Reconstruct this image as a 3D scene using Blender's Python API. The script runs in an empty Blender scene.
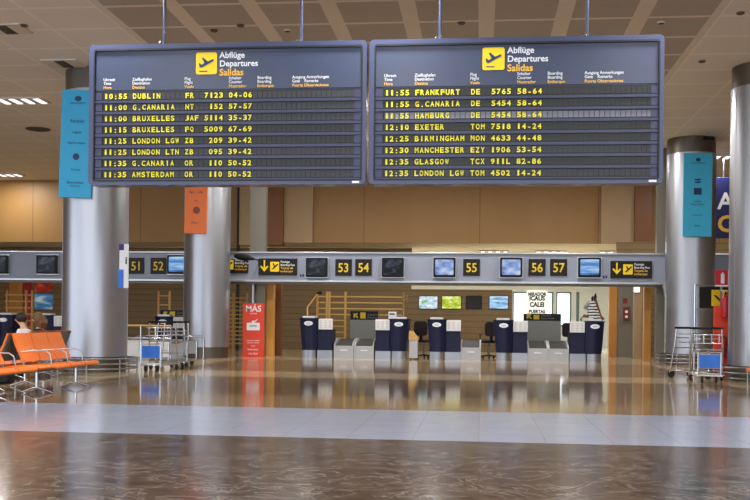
import bpy, bmesh, math, random
from mathutils import Vector, Matrix
random.seed(7)
R = math.radians
sc = bpy.context.scene
COL = sc.collection
PI = math.pi

# ------------------------------------------------------------------ camera
F, TH, RO, HZ, CZ = 1000.0, R(6.0), 0.011, 321.0, 1.07
cam_d = bpy.data.cameras.new('camera'); cam = bpy.data.objects.new('camera', cam_d); COL.objects.link(cam)
cam_d.sensor_width = 36.0; cam_d.lens = 36.0 * F / 750.0
cam_d.shift_y = (HZ - 250.0) / 750.0
cam_d.clip_end = 300
cam.matrix_world = Matrix.Translation((0, 0, CZ)) @ Matrix.Rotation(TH, 4, 'Z') @ Matrix.Rotation(PI/2, 4, 'X') @ Matrix.Rotation(RO, 4, 'Z')
sc.camera = cam

# ------------------------------------------------------------------ world (daylight through the glass facades)
w = bpy.data.worlds.new('world'); sc.world = w; w.use_nodes = True
bg = w.node_tree.nodes['Background']
bg.inputs[0].default_value = (0.84, 0.91, 1.0, 1); bg.inputs[1].default_value = 2.8

sc.view_settings.view_transform = 'Standard'; sc.view_settings.look = 'None'
sc.view_settings.gamma = 1.0; sc.view_settings.use_curve_mapping = False
sc.view_settings.exposure = 0.0
LAMP_W = 115.0

# ------------------------------------------------------------------ helpers
def px2(px, py):
    a, b = px - 375.0, HZ - py
    return (a*math.cos(RO) - b*math.sin(RO))/F, (a*math.sin(RO) + b*math.cos(RO))/F
def at(px, py, Y):
    x, y = px2(px, py)
    t = Y / (x*math.sin(TH) + math.cos(TH))
    return Vector((t*(x*math.cos(TH) - math.sin(TH)), Y, CZ + t*y))
def atz(px, py, Z):
    x, y = px2(px, py)
    t = (Z - CZ)/y
    return Vector((t*(x*math.cos(TH) - math.sin(TH)), t*(x*math.sin(TH) + math.cos(TH)), Z))
def X(px, Y, py=320): return at(px, py, Y).x
def Zt(px, py, Y): return at(px, py, Y).z

def lin(c):
    return tuple(((v/255)/12.92 if v/255 <= .04045 else ((v/255+.055)/1.055)**2.4) for v in c) + (1,)

M = {}
def mat(name, rgb, rough=.5, metal=0, emit=0, noise=0, scale=8, stretch=(1,1,1), bump=0, spec=.5, coat=0):
    m = bpy.data.materials.new(name); m.use_nodes = True
    nt = m.node_tree; p = nt.nodes['Principled BSDF']
    p.inputs['Base Color'].default_value = lin(rgb)
    p.inputs['Roughness'].default_value = rough; p.inputs['Metallic'].default_value = metal
    p.inputs['Specular IOR Level'].default_value = spec
    p.inputs['Coat Weight'].default_value = coat
    if emit:
        p.inputs['Emission Color'].default_value = lin(rgb); p.inputs['Emission Strength'].default_value = emit
    tc = nt.nodes.new('ShaderNodeTexCoord'); mp = nt.nodes.new('ShaderNodeMapping'); mp.inputs['Scale'].default_value = stretch
    no = nt.nodes.new('ShaderNodeTexNoise'); no.inputs['Scale'].default_value = scale; no.inputs['Detail'].default_value = 6
    nt.links.new(tc.outputs['Object'], mp.inputs[0]); nt.links.new(mp.outputs[0], no.inputs[0])
    n = noise if noise else .06
    mx = nt.nodes.new('ShaderNodeMix'); mx.data_type = 'RGBA'
    c = lin(rgb)
    mx.inputs[6].default_value = tuple(min(1, v*(1-n)) for v in c[:3]) + (1,)
    mx.inputs[7].default_value = tuple(min(1, v*(1+n)) for v in c[:3]) + (1,)
    nt.links.new(no.outputs[0], mx.inputs[0])
    nt.links.new(mx.outputs[2], p.inputs['Base Color'])
    if bump:
        b = nt.nodes.new('ShaderNodeBump'); b.inputs['Strength'].default_value = bump; b.inputs['Distance'].default_value = .01
        nt.links.new(no.outputs[0], b.inputs['Height']); nt.links.new(b.outputs[0], p.inputs['Normal'])
    M[name] = m
    return m

class MB:
    def __init__(s): s.bm = bmesh.new(); s.gf = set()
    def _xf(s, vs, mtx):
        if mtx is not None: bmesh.ops.transform(s.bm, matrix=mtx, verts=vs)
    def box(s, x0, x1, y0, y1, z0, z1, mtx=None):
        vs = [s.bm.verts.new(p) for p in ((x0,y0,z0),(x1,y0,z0),(x1,y1,z0),(x0,y1,z0),(x0,y0,z1),(x1,y0,z1),(x1,y1,z1),(x0,y1,z1))]
        for f in ((3,2,1,0),(4,5,6,7),(0,1,5,4),(1,2,6,5),(2,3,7,6),(3,0,4,7)): s.bm.faces.new([vs[i] for i in f])
        s._xf(vs, mtx); return s
    def tube(s, pts, r, seg=10, closed=False, cap=True):
        pts = [Vector(p) for p in pts]; n = len(pts); rings = []
        rad = r if isinstance(r, (list, tuple)) else [r]*n
        up = None
        for i, p in enumerate(pts):
            a = pts[(i-1) % n] if (i > 0 or closed) else None
            b = pts[(i+1) % n] if (i < n-1 or closed) else None
            d = ((p-a).normalized() if a is not None else Vector()) + ((b-p).normalized() if b is not None else Vector())
            if d.length < 1e-6: d = Vector((0,0,1))
            d.normalize()
            if up is None:
                up = Vector((0,0,1)) if abs(d.z) < .9 else Vector((0,1,0))
            u = d.cross(up)
            if u.length < 1e-4: u = d.cross(Vector((1,0,0)))
            u.normalize(); v = u.cross(d).normalized(); up = v
            rings.append([s.bm.verts.new(p + rad[i]*(u*math.cos(2*PI*k/seg) + v*math.sin(2*PI*k/seg))) for k in range(seg)])
        for i in range(n if closed else n-1):
            A, B = rings[i], rings[(i+1) % n]
            for k in range(seg): s.bm.faces.new((A[k], A[(k+1)%seg], B[(k+1)%seg], B[k]))
        if cap and not closed:
            s.bm.faces.new(list(reversed(rings[0]))); s.bm.faces.new(rings[-1])
        return s
    def lathe(s, prof, c=(0,0,0), seg=32, mtx=None, cap=True):
        rings = []; allv = []
        for r, z in prof:
            ring = [s.bm.verts.new((c[0]+r*math.cos(2*PI*k/seg), c[1]+r*math.sin(2*PI*k/seg), c[2]+z)) for k in range(seg)]
            rings.append(ring); allv += ring
        for A, B in zip(rings, rings[1:]):
            for k in range(seg): s.bm.faces.new((A[k], A[(k+1)%seg], B[(k+1)%seg], B[k]))
        if cap:
            s.bm.faces.new(list(reversed(rings[0]))); s.bm.faces.new(rings[-1])
        s._xf(allv, mtx); return s
    def torus(s, c, rad, r, seg=32, axis='Z'):
        pts = []
        for k in range(seg):
            a = 2*PI*k/seg; x, y = rad*math.cos(a), rad*math.sin(a)
            pts.append(Vector(c) + (Vector((x,y,0)) if axis == 'Z' else Vector((x,0,y)) if axis == 'Y' else Vector((0,x,y))))
        return s.tube(pts, r, 8, closed=True)
    def prism(s, poly, y0, y1, mtx=None):
        """poly of (x,z), extruded along y"""
        A = [s.bm.verts.new((x, y0, z)) for x, z in poly]; B = [s.bm.verts.new((x, y1, z)) for x, z in poly]
        n = len(poly)
        s.bm.faces.new(A); s.bm.faces.new(list(reversed(B)))
        for i in range(n): s.bm.faces.new((A[(i+1)%n], A[i], B[i], B[(i+1)%n]))
        s._xf(A+B, mtx); return s
    def prismz(s, poly, z0, z1, poly1=None, mtx=None):
        """poly of (x,y), extruded along z"""
        poly1 = poly1 or poly
        A = [s.bm.verts.new((x, y, z0)) for x, y in poly]; B = [s.bm.verts.new((x, y, z1)) for x, y in poly1]
        n = len(poly)
        s.bm.faces.new(list(reversed(A))); s.bm.faces.new(B)
        for i in range(n): s.bm.faces.new((A[i], A[(i+1)%n], B[(i+1)%n], B[i]))
        s._xf(A+B, mtx); return s
    def sphere(s, c, r, seg=16, sc=(1,1,1), mtx=None):
        res = bmesh.ops.create_uvsphere(s.bm, u_segments=seg, v_segments=max(6, seg//2), radius=r)
        m = Matrix.Translation(c) @ (mtx or Matrix()) @ Matrix.Diagonal((*sc, 1))
        bmesh.ops.transform(s.bm, matrix=m, verts=res['verts']); return s
    def mesh(s, me, mtx):
        vs = [s.bm.verts.new(mtx @ v.co) for v in me.vertices]
        for p in me.polygons:
            try: s.gf.add(s.bm.faces.new([vs[i] for i in p.vertices]))
            except ValueError: pass
        return s
    def build(s, name, m, parent=None, loc=None, bevel=0, smooth=False, rotz=0, fix=True, **props):
        if fix: bmesh.ops.recalc_face_normals(s.bm, faces=[f for f in s.bm.faces if f not in s.gf])
        me = bpy.data.meshes.new(name); s.bm.to_mesh(me); s.bm.free()
        if smooth:
            for p in me.polygons: p.use_smooth = True
        o = bpy.data.objects.new(name, me); COL.objects.link(o)
        me.materials.append(M[m] if isinstance(m, str) else m)
        if parent is not None: o.parent = parent
        if loc is not None: o.location = loc
        o.rotation_euler.z = rotz
        if bevel:
            b = o.modifiers.new('bevel', 'BEVEL'); b.width = bevel; b.segments = 2; b.limit_method = 'ANGLE'
        if smooth:
            e = o.modifiers.new('edges', 'EDGE_SPLIT'); e.split_angle = R(40)
        for k, v in props.items(): o[k] = v
        return o

def thing(name, label, cat, loc=(0,0,0), rotz=0, group=None):
    o = bpy.data.objects.new(name, None); COL.objects.link(o)
    o.empty_display_size = .1
    o.location = loc; o.rotation_euler = (0,0,rotz); o['label'] = label; o['category'] = cat
    if group: o['group'] = group
    return o
def tag(o, label, cat, group=None):
    o['label'] = label; o['category'] = cat
    if group: o['group'] = group
    return o
def copy_tree(o, parent=None):
    c = o.copy(); COL.objects.link(c)
    if parent is not None: c.parent = parent
    for ch in list(o.children): copy_tree(ch, c)
    return c
def dup(o, loc, rotz, label, scale=None):
    c = copy_tree(o); c.location = loc; c.rotation_euler.z = rotz; c['label'] = label
    if scale: c.scale = scale
    return c
def struct(o):
    o['kind'] = 'structure'; return o

_gl = {}
def glyph(ch, bold=.0, align='LEFT'):
    k = (ch, bold, align)
    if k not in _gl:
        cu = bpy.data.curves.new('glyph', 'FONT'); cu.body = ch; cu.size = 1; cu.align_x = align
        cu.extrude = .02; cu.offset = bold; cu.resolution_u = 3
        o = bpy.data.objects.new('glyph', cu); COL.objects.link(o)
        dg = bpy.context.evaluated_depsgraph_get(); dg.update()
        me = bpy.data.meshes.new_from_object(o.evaluated_get(dg))
        bpy.data.objects.remove(o); _gl[k] = me
    return _gl[k]
def text(mb, s, x, y, z, size, bold=0, align='LEFT', sx=1.0, thick=.15):
    """flat lettering facing -Y"""
    m = Matrix.Translation((x, y, z)) @ Matrix.Rotation(PI/2, 4, 'X') @ Matrix.Diagonal((size*sx, size, size*thick, 1))
    return mb.mesh(glyph(s, bold, align), m)
def rrect(x0, x1, z0, z1, r, n=4):
    pts = []
    for cx, cz, a0 in ((x1-r, z0+r, -90), (x1-r, z1-r, 0), (x0+r, z1-r, 90), (x0+r, z0+r, 180)):
        for k in range(n+1):
            a = R(a0 + 90*k/n); pts.append((cx + r*math.cos(a), cz + r*math.sin(a)))
    return pts
def ellipse(cx, cz, a, b, n=24): return [(cx + a*math.cos(2*PI*k/n), cz + b*math.sin(2*PI*k/n)) for k in range(n)]

# ------------------------------------------------------------------ materials
mat('frame_blue', (62,70,104), .35, .0, coat=.2)
mat('header_blue', (60,70,97), .35, noise=.08, scale=3)
mat('slot_black', (26,27,32), .5)
mat('bezel', (52,58,90), .4)
mat('gap_dark', (18,19,32), .6)
mat('flap_dark', (38,40,41), .5, noise=.35, scale=9)
mat('flap_half_lit', (52,54,62), .5, noise=.2, scale=9)
mat('flap_lit', (122,124,136), .5, noise=.15, scale=9)  # flap rows that look lit: their brightness is put into the paler colours
mat('flap_yellow', (252,238,40), .5)
mat('sign_yellow', (250,215,20), .45)
mat('numeral_yellow', (226,194,48), .5)
mat('wood_bright', (230,168,78), .4, noise=.15, scale=5, stretch=(6,6,.6))
mat('sign_white', (232,235,242), .5)
mat('sign_amber', (244,190,60), .5)
mat('sign_black', (24,23,22), .45, spec=.3)
mat('steel', (150,153,160), .38, 1.0, noise=.08, scale=3, stretch=(1,1,.05))
mat('column_steel', (172,175,184), .36, .9, noise=.05, scale=2.2, stretch=(1,1,.25))
mat('dark_steel', (104,98,90), .45, .8)
mat('chrome', (200,203,208), .18, 1.0)
mat('alu', (190,192,196), .3, .8)
mat('fascia', (146,154,174), .45, noise=.03)
mat('banner_blue', (50,172,224), .6)
mat('banner_teal', (60,184,232), .6)
mat('banner_orange', (224,116,58), .6)
mat('ink_blue', (26,58,104), .6)
mat('orange_seat', (242,120,6), .5, spec=.3)
mat('print_grey', (196,198,202), .6)
mat('post_grey', (126,122,112), .45, .4)
mat('shell_grey', (92,94,98), .5)
mat('black_plastic', (16,16,19), .45, spec=.25)
mat('rubber', (20,20,20), .8)
mat('navy', (17,21,56), .45, noise=.1, spec=.3)
mat('white_plastic', (228,228,228), .45)
mat('paper', (238,238,238), .7, noise=.1, scale=20)
mat('grey_panel', (142,146,142), .5)
mat('belt_grey', (176,178,182), .4, .2)
mat('belt_rubber', (58,58,58), .7)
mat('wood_orange', (204,142,66), .4, noise=.2, scale=5, stretch=(6,6,.6))
mat('wood_pale', (206,164,88), .45, noise=.15, scale=5, stretch=(6,6,.6))
mat('wood_dark', (124,74,28), .4, noise=.2, scale=5, stretch=(6,6,.6))
mat('red', (222,66,40), .45)
mat('fire_red', (190,24,36), .35)
mat('dark_red', (120,40,32), .4)
mat('skin', (214,168,142), .55)
mat('shirt_white', (226,230,240), .8, noise=.06)
mat('cloth_dark', (46,40,44), .85)
mat('jeans', (52,62,92), .85)
mat('hair_black', (26,20,20), .6, noise=.3, scale=40)
mat('hair_brown', (112,78,46), .65, noise=.35, scale=30)
mat('ad_blue', (38,110,220), .4, noise=.5, scale=6)
mat('deep_blue', (24,30,96), .5)
mat('grille', (244,246,255), .4, emit=1.6)
mat('lamp_white', (250,250,246), .5, emit=1.2)
mat('vent_dark', (70,64,60), .6)
mat('ceiling_white', (214,206,192), .7)
mat('tan_panel', (172,144,108), .5, noise=.05, scale=1.5)
mat('green_frame', (108,138,124), .5)
mat('white_wall', (236,240,236), .7)

def screen_mat(name, cols, scale=6, strength=1.0, stretch=(1,1,1.6), seed=0):
    m = bpy.data.materials.new(name); m.use_nodes = True; nt = m.node_tree; p = nt.nodes['Principled BSDF']
    p.inputs['Roughness'].default_value = .2; p.inputs['Specular IOR Level'].default_value = .15; p.inputs['Base Color'].default_value = (.01,.01,.012,1)
    tc = nt.nodes.new('ShaderNodeTexCoord'); mp = nt.nodes.new('ShaderNodeMapping')
    mp.inputs['Scale'].default_value = stretch; mp.inputs['Location'].default_value = (seed*3.1, 0, seed*1.7)
    no = nt.nodes.new('ShaderNodeTexNoise'); no.inputs['Scale'].default_value = scale; no.inputs['Detail'].default_value = 3
    cr = nt.nodes.new('ShaderNodeValToRGB'); el = cr.color_ramp.elements
    while len(el) < len(cols): el.new(.5)
    for i, c in enumerate(cols):
        el[i].position = .3 + .4*i/(len(cols)-1); el[i].color = lin(c)
    nt.links.new(tc.outputs['Object'], mp.inputs[0]); nt.links.new(mp.outputs[0], no.inputs[0]); nt.links.new(no.outputs[0], cr.inputs[0])
    nt.links.new(cr.outputs[0], p.inputs['Emission Color']); p.inputs['Emission Strength'].default_value = strength
    M[name] = m
screen_mat('picture_dim', [(6,8,12),(14,18,28),(86,94,118)], 4, .6, seed=1)
screen_mat('picture_blue', [(84,110,180),(150,176,225),(205,215,240)], 4, .9, seed=2)
screen_mat('picture_sea', [(30,70,130),(90,150,215),(190,220,245)], 3, .9, (.4,1,3), seed=3)
screen_mat('picture_land', [(120,180,70),(190,215,235),(250,252,255)], 5, 1.0, (1,1,2), seed=4)
screen_mat('picture_flower', [(110,160,20),(205,215,70),(250,250,210)], 5, 1.0, seed=5)
screen_mat('picture_coast', [(50,100,140),(150,200,240),(230,240,250)], 4, 1.0, (.6,1,2.5), seed=6)
screen_mat('picture_off', [(40,30,24),(52,40,32),(60,48,38)], 4, .35, seed=7)  # switched-off screen, yet given a faint brown glow of its own
screen_mat('poster_photo', [(30,70,140),(90,150,190),(230,240,240)], 3, .45, (.5,1,2), seed=8)  # both poster pictures are made to glow of themselves, with no lamp inside
screen_mat('poster_red', [(20,60,40),(180,40,30),(220,110,90)], 4, .4, seed=9)

def node_mat(name, fn):
    m = bpy.data.materials.new(name); m.use_nodes = True
    nt = m.node_tree; fn(nt, nt.nodes['Principled BSDF']); M[name] = m
def nmath(nt, op, a, b=None, c=None):
    n = nt.nodes.new('ShaderNodeMath'); n.operation = op
    for i, v in enumerate((a, b, c)):
        if v is None: continue
        if isinstance(v, (int, float)): n.inputs[i].default_value = v
        else: nt.links.new(v, n.inputs[i])
    return n.outputs[0]
def nmix(nt, f, a, b):
    n = nt.nodes.new('ShaderNodeMix'); n.data_type = 'RGBA'
    for i, v in ((0, f), (6, a), (7, b)):
        if isinstance(v, (int, float, tuple)): n.inputs[i].default_value = v
        else: nt.links.new(v, n.inputs[i])
    return n.outputs[2]
def nxyz(nt):
    tc = nt.nodes.new('ShaderNodeTexCoord'); s = nt.nodes.new('ShaderNodeSeparateXYZ')
    nt.links.new(tc.outputs['Object'], s.inputs[0]); return s.outputs, tc.outputs['Object']
def nnoise(nt, vec, scale, detail=6, stretch=(1,1,1), dist=0, rough=.6):
    mp = nt.nodes.new('ShaderNodeMapping'); mp.inputs['Scale'].default_value = stretch; nt.links.new(vec, mp.inputs[0])
    n = nt.nodes.new('ShaderNodeTexNoise'); n.inputs['Scale'].default_value = scale; n.inputs['Detail'].default_value = detail
    n.inputs['Distortion'].default_value = dist; n.inputs['Roughness'].default_value = rough
    nt.links.new(mp.outputs[0], n.inputs[0]); return n.outputs[0]
def band(nt, v, lo, hi):
    return nmath(nt, 'MULTIPLY', nmath(nt, 'GREATER_THAN', v, lo), nmath(nt, 'LESS_THAN', v, hi))
def gridline(nt, v, pitch, off, width):
    d = nmath(nt, 'PINGPONG', nmath(nt, 'SUBTRACT', v, off), pitch/2)
    return nmath(nt, 'LESS_THAN', d, width/2)

def floor_fn(nt, p):
    (x, y, z), vec = nxyz(nt)
    n1 = nnoise(nt, vec, 1.1, 8, (1,1,1), 1.2); n2 = nnoise(nt, vec, 1.6, 10, (1,1,1), 1.6, .72); n3 = nnoise(nt, vec, 8.0, 8, (1,1,1), .5, .8)
    vein = nmath(nt, 'POWER', nmath(nt, 'SUBTRACT', 1.0, nmath(nt, 'MULTIPLY', nmath(nt, 'ABSOLUTE', nmath(nt, 'SUBTRACT', n2, .5)), 26.0)), 3.0)
    vein = nmath(nt, 'MAXIMUM', vein, 0.0)
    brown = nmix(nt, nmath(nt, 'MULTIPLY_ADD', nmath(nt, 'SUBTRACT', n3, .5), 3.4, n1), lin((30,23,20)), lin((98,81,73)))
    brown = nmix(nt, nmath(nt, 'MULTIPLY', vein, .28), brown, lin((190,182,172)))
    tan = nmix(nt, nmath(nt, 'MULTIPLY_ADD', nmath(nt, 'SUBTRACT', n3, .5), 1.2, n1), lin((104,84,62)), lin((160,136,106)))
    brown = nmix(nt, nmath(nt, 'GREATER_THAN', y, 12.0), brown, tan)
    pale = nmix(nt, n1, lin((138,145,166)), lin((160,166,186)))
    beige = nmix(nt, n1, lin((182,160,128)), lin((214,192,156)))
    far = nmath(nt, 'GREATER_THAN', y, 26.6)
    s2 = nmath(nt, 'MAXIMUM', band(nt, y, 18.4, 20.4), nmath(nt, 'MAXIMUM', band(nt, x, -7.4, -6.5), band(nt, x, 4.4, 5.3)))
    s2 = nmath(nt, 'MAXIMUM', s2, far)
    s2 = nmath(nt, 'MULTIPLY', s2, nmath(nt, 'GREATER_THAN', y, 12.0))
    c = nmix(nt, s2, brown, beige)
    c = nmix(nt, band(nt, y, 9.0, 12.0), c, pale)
    joint = nmath(nt, 'MAXIMUM', gridline(nt, x, .6, 0, .006), gridline(nt, y, .6, 0, .006))
    c = nmix(nt, nmath(nt, 'MULTIPLY', joint, .35), c, lin((60,50,44)))
    nt.links.new(c, p.inputs['Base Color'])
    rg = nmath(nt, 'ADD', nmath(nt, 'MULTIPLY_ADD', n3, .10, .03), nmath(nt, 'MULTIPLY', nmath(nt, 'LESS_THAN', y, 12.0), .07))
    nt.links.new(rg, p.inputs['Roughness'])
    nt.links.new(nmath(nt, 'MULTIPLY_ADD', nmath(nt, 'GREATER_THAN', y, 9.0), .10, .07), p.inputs['Specular IOR Level'])
    b = nt.nodes.new('ShaderNodeBump'); b.inputs['Strength'].default_value = .015; b.inputs['Distance'].default_value = .01
    nt.links.new(nnoise(nt, vec, 2.5, 2), b.inputs['Height']); nt.links.new(b.outputs[0], p.inputs['Normal'])
node_mat('floor', floor_fn)

def ceil_fn(nt, p):
    (x, y, z), vec = nxyz(nt)
    n = nnoise(nt, vec, .6, 3)
    side = nmix(nt, n, lin((224,217,206)), lin((234,228,218)))
    mid = nmix(nt, n, lin((170,161,148)), lin((182,173,160)))
    inmid = band(nt, x, -6.1, 3.74)
    wl = nmath(nt, 'MULTIPLY_ADD', inmid, .10, .03)
    gx = nmath(nt, 'LESS_THAN', nmath(nt, 'PINGPONG', nmath(nt, 'SUBTRACT', x, -6.1), .615), wl)
    gy = gridline(nt, y, 1.15, .35, .10)
    c = nmix(nt, inmid, side, mid)
    line = nmix(nt, inmid, lin((246,240,228)), lin((238,228,212)))
    c = nmix(nt, nmath(nt, 'MULTIPLY', nmath(nt, 'MAXIMUM', gx, gy), .75), c, line)
    nt.links.new(c, p.inputs['Base Color']); p.inputs['Roughness'].default_value = .6
node_mat('ceiling', ceil_fn)

def upper_fn(nt, p):
    (x, y, z), vec = nxyz(nt)
    n = nnoise(nt, vec, .8, 4, (1,1,.3))
    c = nmix(nt, n, lin((152,114,62)), lin((168,128,74)))
    g = gridline(nt, x, 4.0, -8.05, .03)
    c = nmix(nt, nmath(nt, 'MULTIPLY', g, .6), c, lin((90,60,30)))
    nt.links.new(c, p.inputs['Base Color']); p.inputs['Roughness'].default_value = .5
node_mat('upper_wall', upper_fn)

def plank_fn(nt, p):
    (x, y, z), vec = nxyz(nt)
    n = nnoise(nt, vec, 2, 5, (.4,1,6))
    c = nmix(nt, n, lin((118,98,64)), lin((150,124,82)))
    g = gridline(nt, z, .22, 0, .03)
    c = nmix(nt, nmath(nt, 'MULTIPLY', g, .45), c, lin((52,38,24)))
    nt.links.new(c, p.inputs['Base Color']); p.inputs['Roughness'].default_value = .45
node_mat('planks', plank_fn)

def zebra_fn(nt, p):
    (x, y, z), vec = nxyz(nt)
    n = nnoise(nt, vec, 4, 2)
    v = nmath(nt, 'ADD', z, nmath(nt, 'MULTIPLY', n, .08))
    g = gridline(nt, v, .085, 0, .042)
    c = nmix(nt, g, lin((230,232,230)), lin((24,28,30)))
    nt.links.new(c, p.inputs['Base Color']); p.inputs['Roughness'].default_value = .6
node_mat('zebra', zebra_fn)

def glass_fn(nt, p):
    p.inputs['Base Color'].default_value = (.9,.97,.94,1); p.inputs['Roughness'].default_value = .02
    p.inputs['Alpha'].default_value = .12
node_mat('glass', glass_fn)

# ------------------------------------------------------------------ structure
CEIL = 6.0; YF = 28.3; YU = 34.5; YB = 37.0; YW = 47.0
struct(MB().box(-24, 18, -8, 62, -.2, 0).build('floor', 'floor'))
struct(MB().box(-24, 18, -8, YU+.2, CEIL, CEIL+.25).build('ceiling', 'ceiling'))
struct(MB().box(-24.2, -24, 15, 62, 0, CEIL).build('wall_left', 'tan_panel'))  # unseen wall, added; left open near the camera to let daylight reach the columns
struct(MB().box(18, 18.2, -8, 62, 0, CEIL).build('wall_right', 'tan_panel'))  # unseen wall, added to shut out daylight from the right
# upper wall over the check-in desks
ZU = Zt(440, 243, YU)
struct(MB().box(-24, 18, YU, YU+.2, ZU, CEIL).build('wall_upper', 'upper_wall'))
struct(MB().box(-24, 18, YU+.2, YW, ZU+.02, ZU+.17).build('ceiling_lower', 'ceiling_white'))
# back wall behind the desks: full height on the left, low partition to the right, then the opening
xa, xb = X(411, YB), X(512, YB)
struct(MB().box(-24, xa, YB, YB+.15, 0, ZU).build('wall_back', 'planks'))
struct(MB().box(xa, xb, YB, YB+.15, 0, Zt(460, 289.5, YB)).build('wall_partition', 'planks'))
xc_ = X(609, YB-3.8)
struct(MB().box(xc_+.3, 18, YB-3.2, YB-3.05, 0, ZU).build('wall_side', 'planks'))
# far wall with windows
wz0, wz1 = Zt(540, 326, YW), Zt(540, 292, YW)
mb = MB()
mb.box(-24, 18, YW, YW+.2, 0, wz0)
mb.box(-24, 18, YW, YW+.2, wz1, ZU)
wins = [(385, 440), (443, 498), (512.5, 553), (556, 571), (576, 579)]
edges = [X(a, YW) for w_ in wins for a in w_]
xs = [-24] + edges + [18]
for i in range(0, len(xs), 2): mb.box(xs[i], xs[i+1], YW, YW+.2, wz0, wz1)
struct(mb.build('wall_far', 'white_wall'))
for i, (a, b) in enumerate(wins):
    x0, x1 = X(a, YW), X(b, YW)
    f = MB()
    t = .06
    f.box(x0, x1, YW-.02, YW+.22, wz0, wz0+t); f.box(x0, x1, YW-.02, YW+.22, wz1-t, wz1)
    f.box(x0, x0+t, YW-.02, YW+.22, wz0, wz1); f.box(x1-t, x1, YW-.02, YW+.22, wz0, wz1)
    fo = struct(f.build('window_%d' % (i+1), 'green_frame'))
    MB().box(x0+t, x1-t, YW+.09, YW+.10, wz0+t, wz1-t).build('pane', 'glass', fo)

# fascia over the desks
xl, xr = -24.0, 10.5
zf0, zf1 = 2.20, 3.0
struct(MB().box(xl, xr, YF, YF+.35, zf0+.02, zf1-.02).build('trim_1', 'fascia'))
struct(MB().box(xl, xr, YF-.05, YF+.40, zf1-.02, zf1+.03).build('trim_2', 'alu', bevel=.01))
struct(MB().box(xl, xr, YF-.05, YF+.40, zf0-.04, zf0+.02).build('trim_3', 'alu', bevel=.01))
struct(MB().box(xl, xr, YF+.02, YF+.33, zf0-.10, zf0-.04).build('trim_4', 'dark_steel'))

# light flanking panels of the upper wall, wooden returns, steel posts
YP = 34.2
tn = 5
for (pa, pb) in ((283, 311.5), (600, 635)):
    struct(MB().box(X(pa, YP), X(pb, YP), YP, YU, ZU-.02, CEIL).build('trim_%d' % tn, 'tan_panel')); tn += 1
xo0, xo1 = X(266.5, 28.9), X(655, 28.9)
for (pa, pb) in ((265, 283), (635, 652)):
    struct(MB().box(X(pa, 34.0, 210), X(pb, 34.0, 210), 34.0, YU, ZU-.12, CEIL).build('trim_%d' % tn, 'wood_dark')); tn += 1
for (pa, pb) in ((249.5, 265), (656, 665)):
    struct(MB().box(X(pa, 28.7, 300), X(pb, 28.7, 300), 28.66, 28.92, 0, CEIL).build('trim_%d' % tn, 'post_grey')); tn += 1
# wooden pilasters below the fascia
for pa, pb, Y, m in ((266, 273.5, 29.0, 'wood_bright'), (275, 281, 29.5, 'wood_dark'), (609, 617, 33.0, 'wood_orange'), (634, 642, 31.4, 'tan_panel'), (644, 651, 29.3, 'wood_orange')):
    top = 3.1 if Y > 30 else zf0+.7
    struct(MB().box(X(pa, Y), X(pb, Y), Y, Y+.25, 0, top).build('trim_%d' % tn, m, bevel=.01)); tn += 1
struct(MB().box(X(618.5, 32.6), X(633, 32.6), 32.6, 33.0, 0, 3.1).build('trim_%d' % tn, 'post_grey')); tn += 1
# light-coloured panel with a dark joint left of the left post, upper wall
struct(MB().box(X(238, YP+.1), X(250.5, YP+.1), YP+.1, YU, ZU-.1, CEIL).build('trim_%d' % tn, 'tan_panel')); tn += 1
struct(MB().box(X(236.3, YP+.1), X(237.8, YP+.1), YP+.05, YU, 0, CEIL).build('trim_%d' % tn, 'gap_dark')); tn += 1

# ------------------------------------------------------------------ columns
def column(x, y, label, ring):
    t = thing('column', label, 'column', (x, y, 0), group='round steel columns')
    r = .64
    MB().lathe([(r-.03, 0), (r-.03, .30)], seg=64).build('skirt', 'dark_steel', t, smooth=True)
    mb = MB().lathe([(r, .30), (r, CEIL-.42)], seg=96)
    for k in range(4):                                  # the vertical joints of the cladding
        a = R(20 + 90*k)
        mb.box(-.006, .006, -r-.004, -r+.02, .30, CEIL-.42, Matrix.Rotation(a, 4, 'Z'))
    mb.build('shaft', 'column_steel', t, smooth=True)
    MB().lathe([(r-.02, CEIL-.42), (r-.02, CEIL)], seg=64).build('cap', 'dark_steel', t, smooth=True)
    if ring:
        mb = MB()
        for z in (.07, .17, .27): mb.torus((0,0,z), r+.2, .016, 48)
        mb.build('bumper_rail', 'steel', t, smooth=True)
        for k in range(8):
            a = 2*PI*k/8 + .2
            MB().tube([((r+.2)*math.cos(a), (r+.2)*math.sin(a), 0), ((r+.2)*math.cos(a), (r+.2)*math.sin(a), .28)], .016).build('rail_post', 'steel', t, smooth=True)
    return t
cL1 = at(95, 320, 19.5); cL2 = at(206.5, 320, 27.35); cR1 = at(763.5, 325, 19.8); cR2 = at(689.5, 325, 27.4)
column(cL1.x, cL1.y, 'round steel column behind the orange seats, a blue banner near its top', True)
column(cL2.x, cL2.y, 'round steel column with an orange banner, left of the red luggage stand', False)
column(cR1.x, cR1.y, 'round steel column cut by the right edge of the photo', True)
column(cR2.x, cR2.y, 'round steel column with a teal banner, right of the last check-in desk', True)

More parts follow.
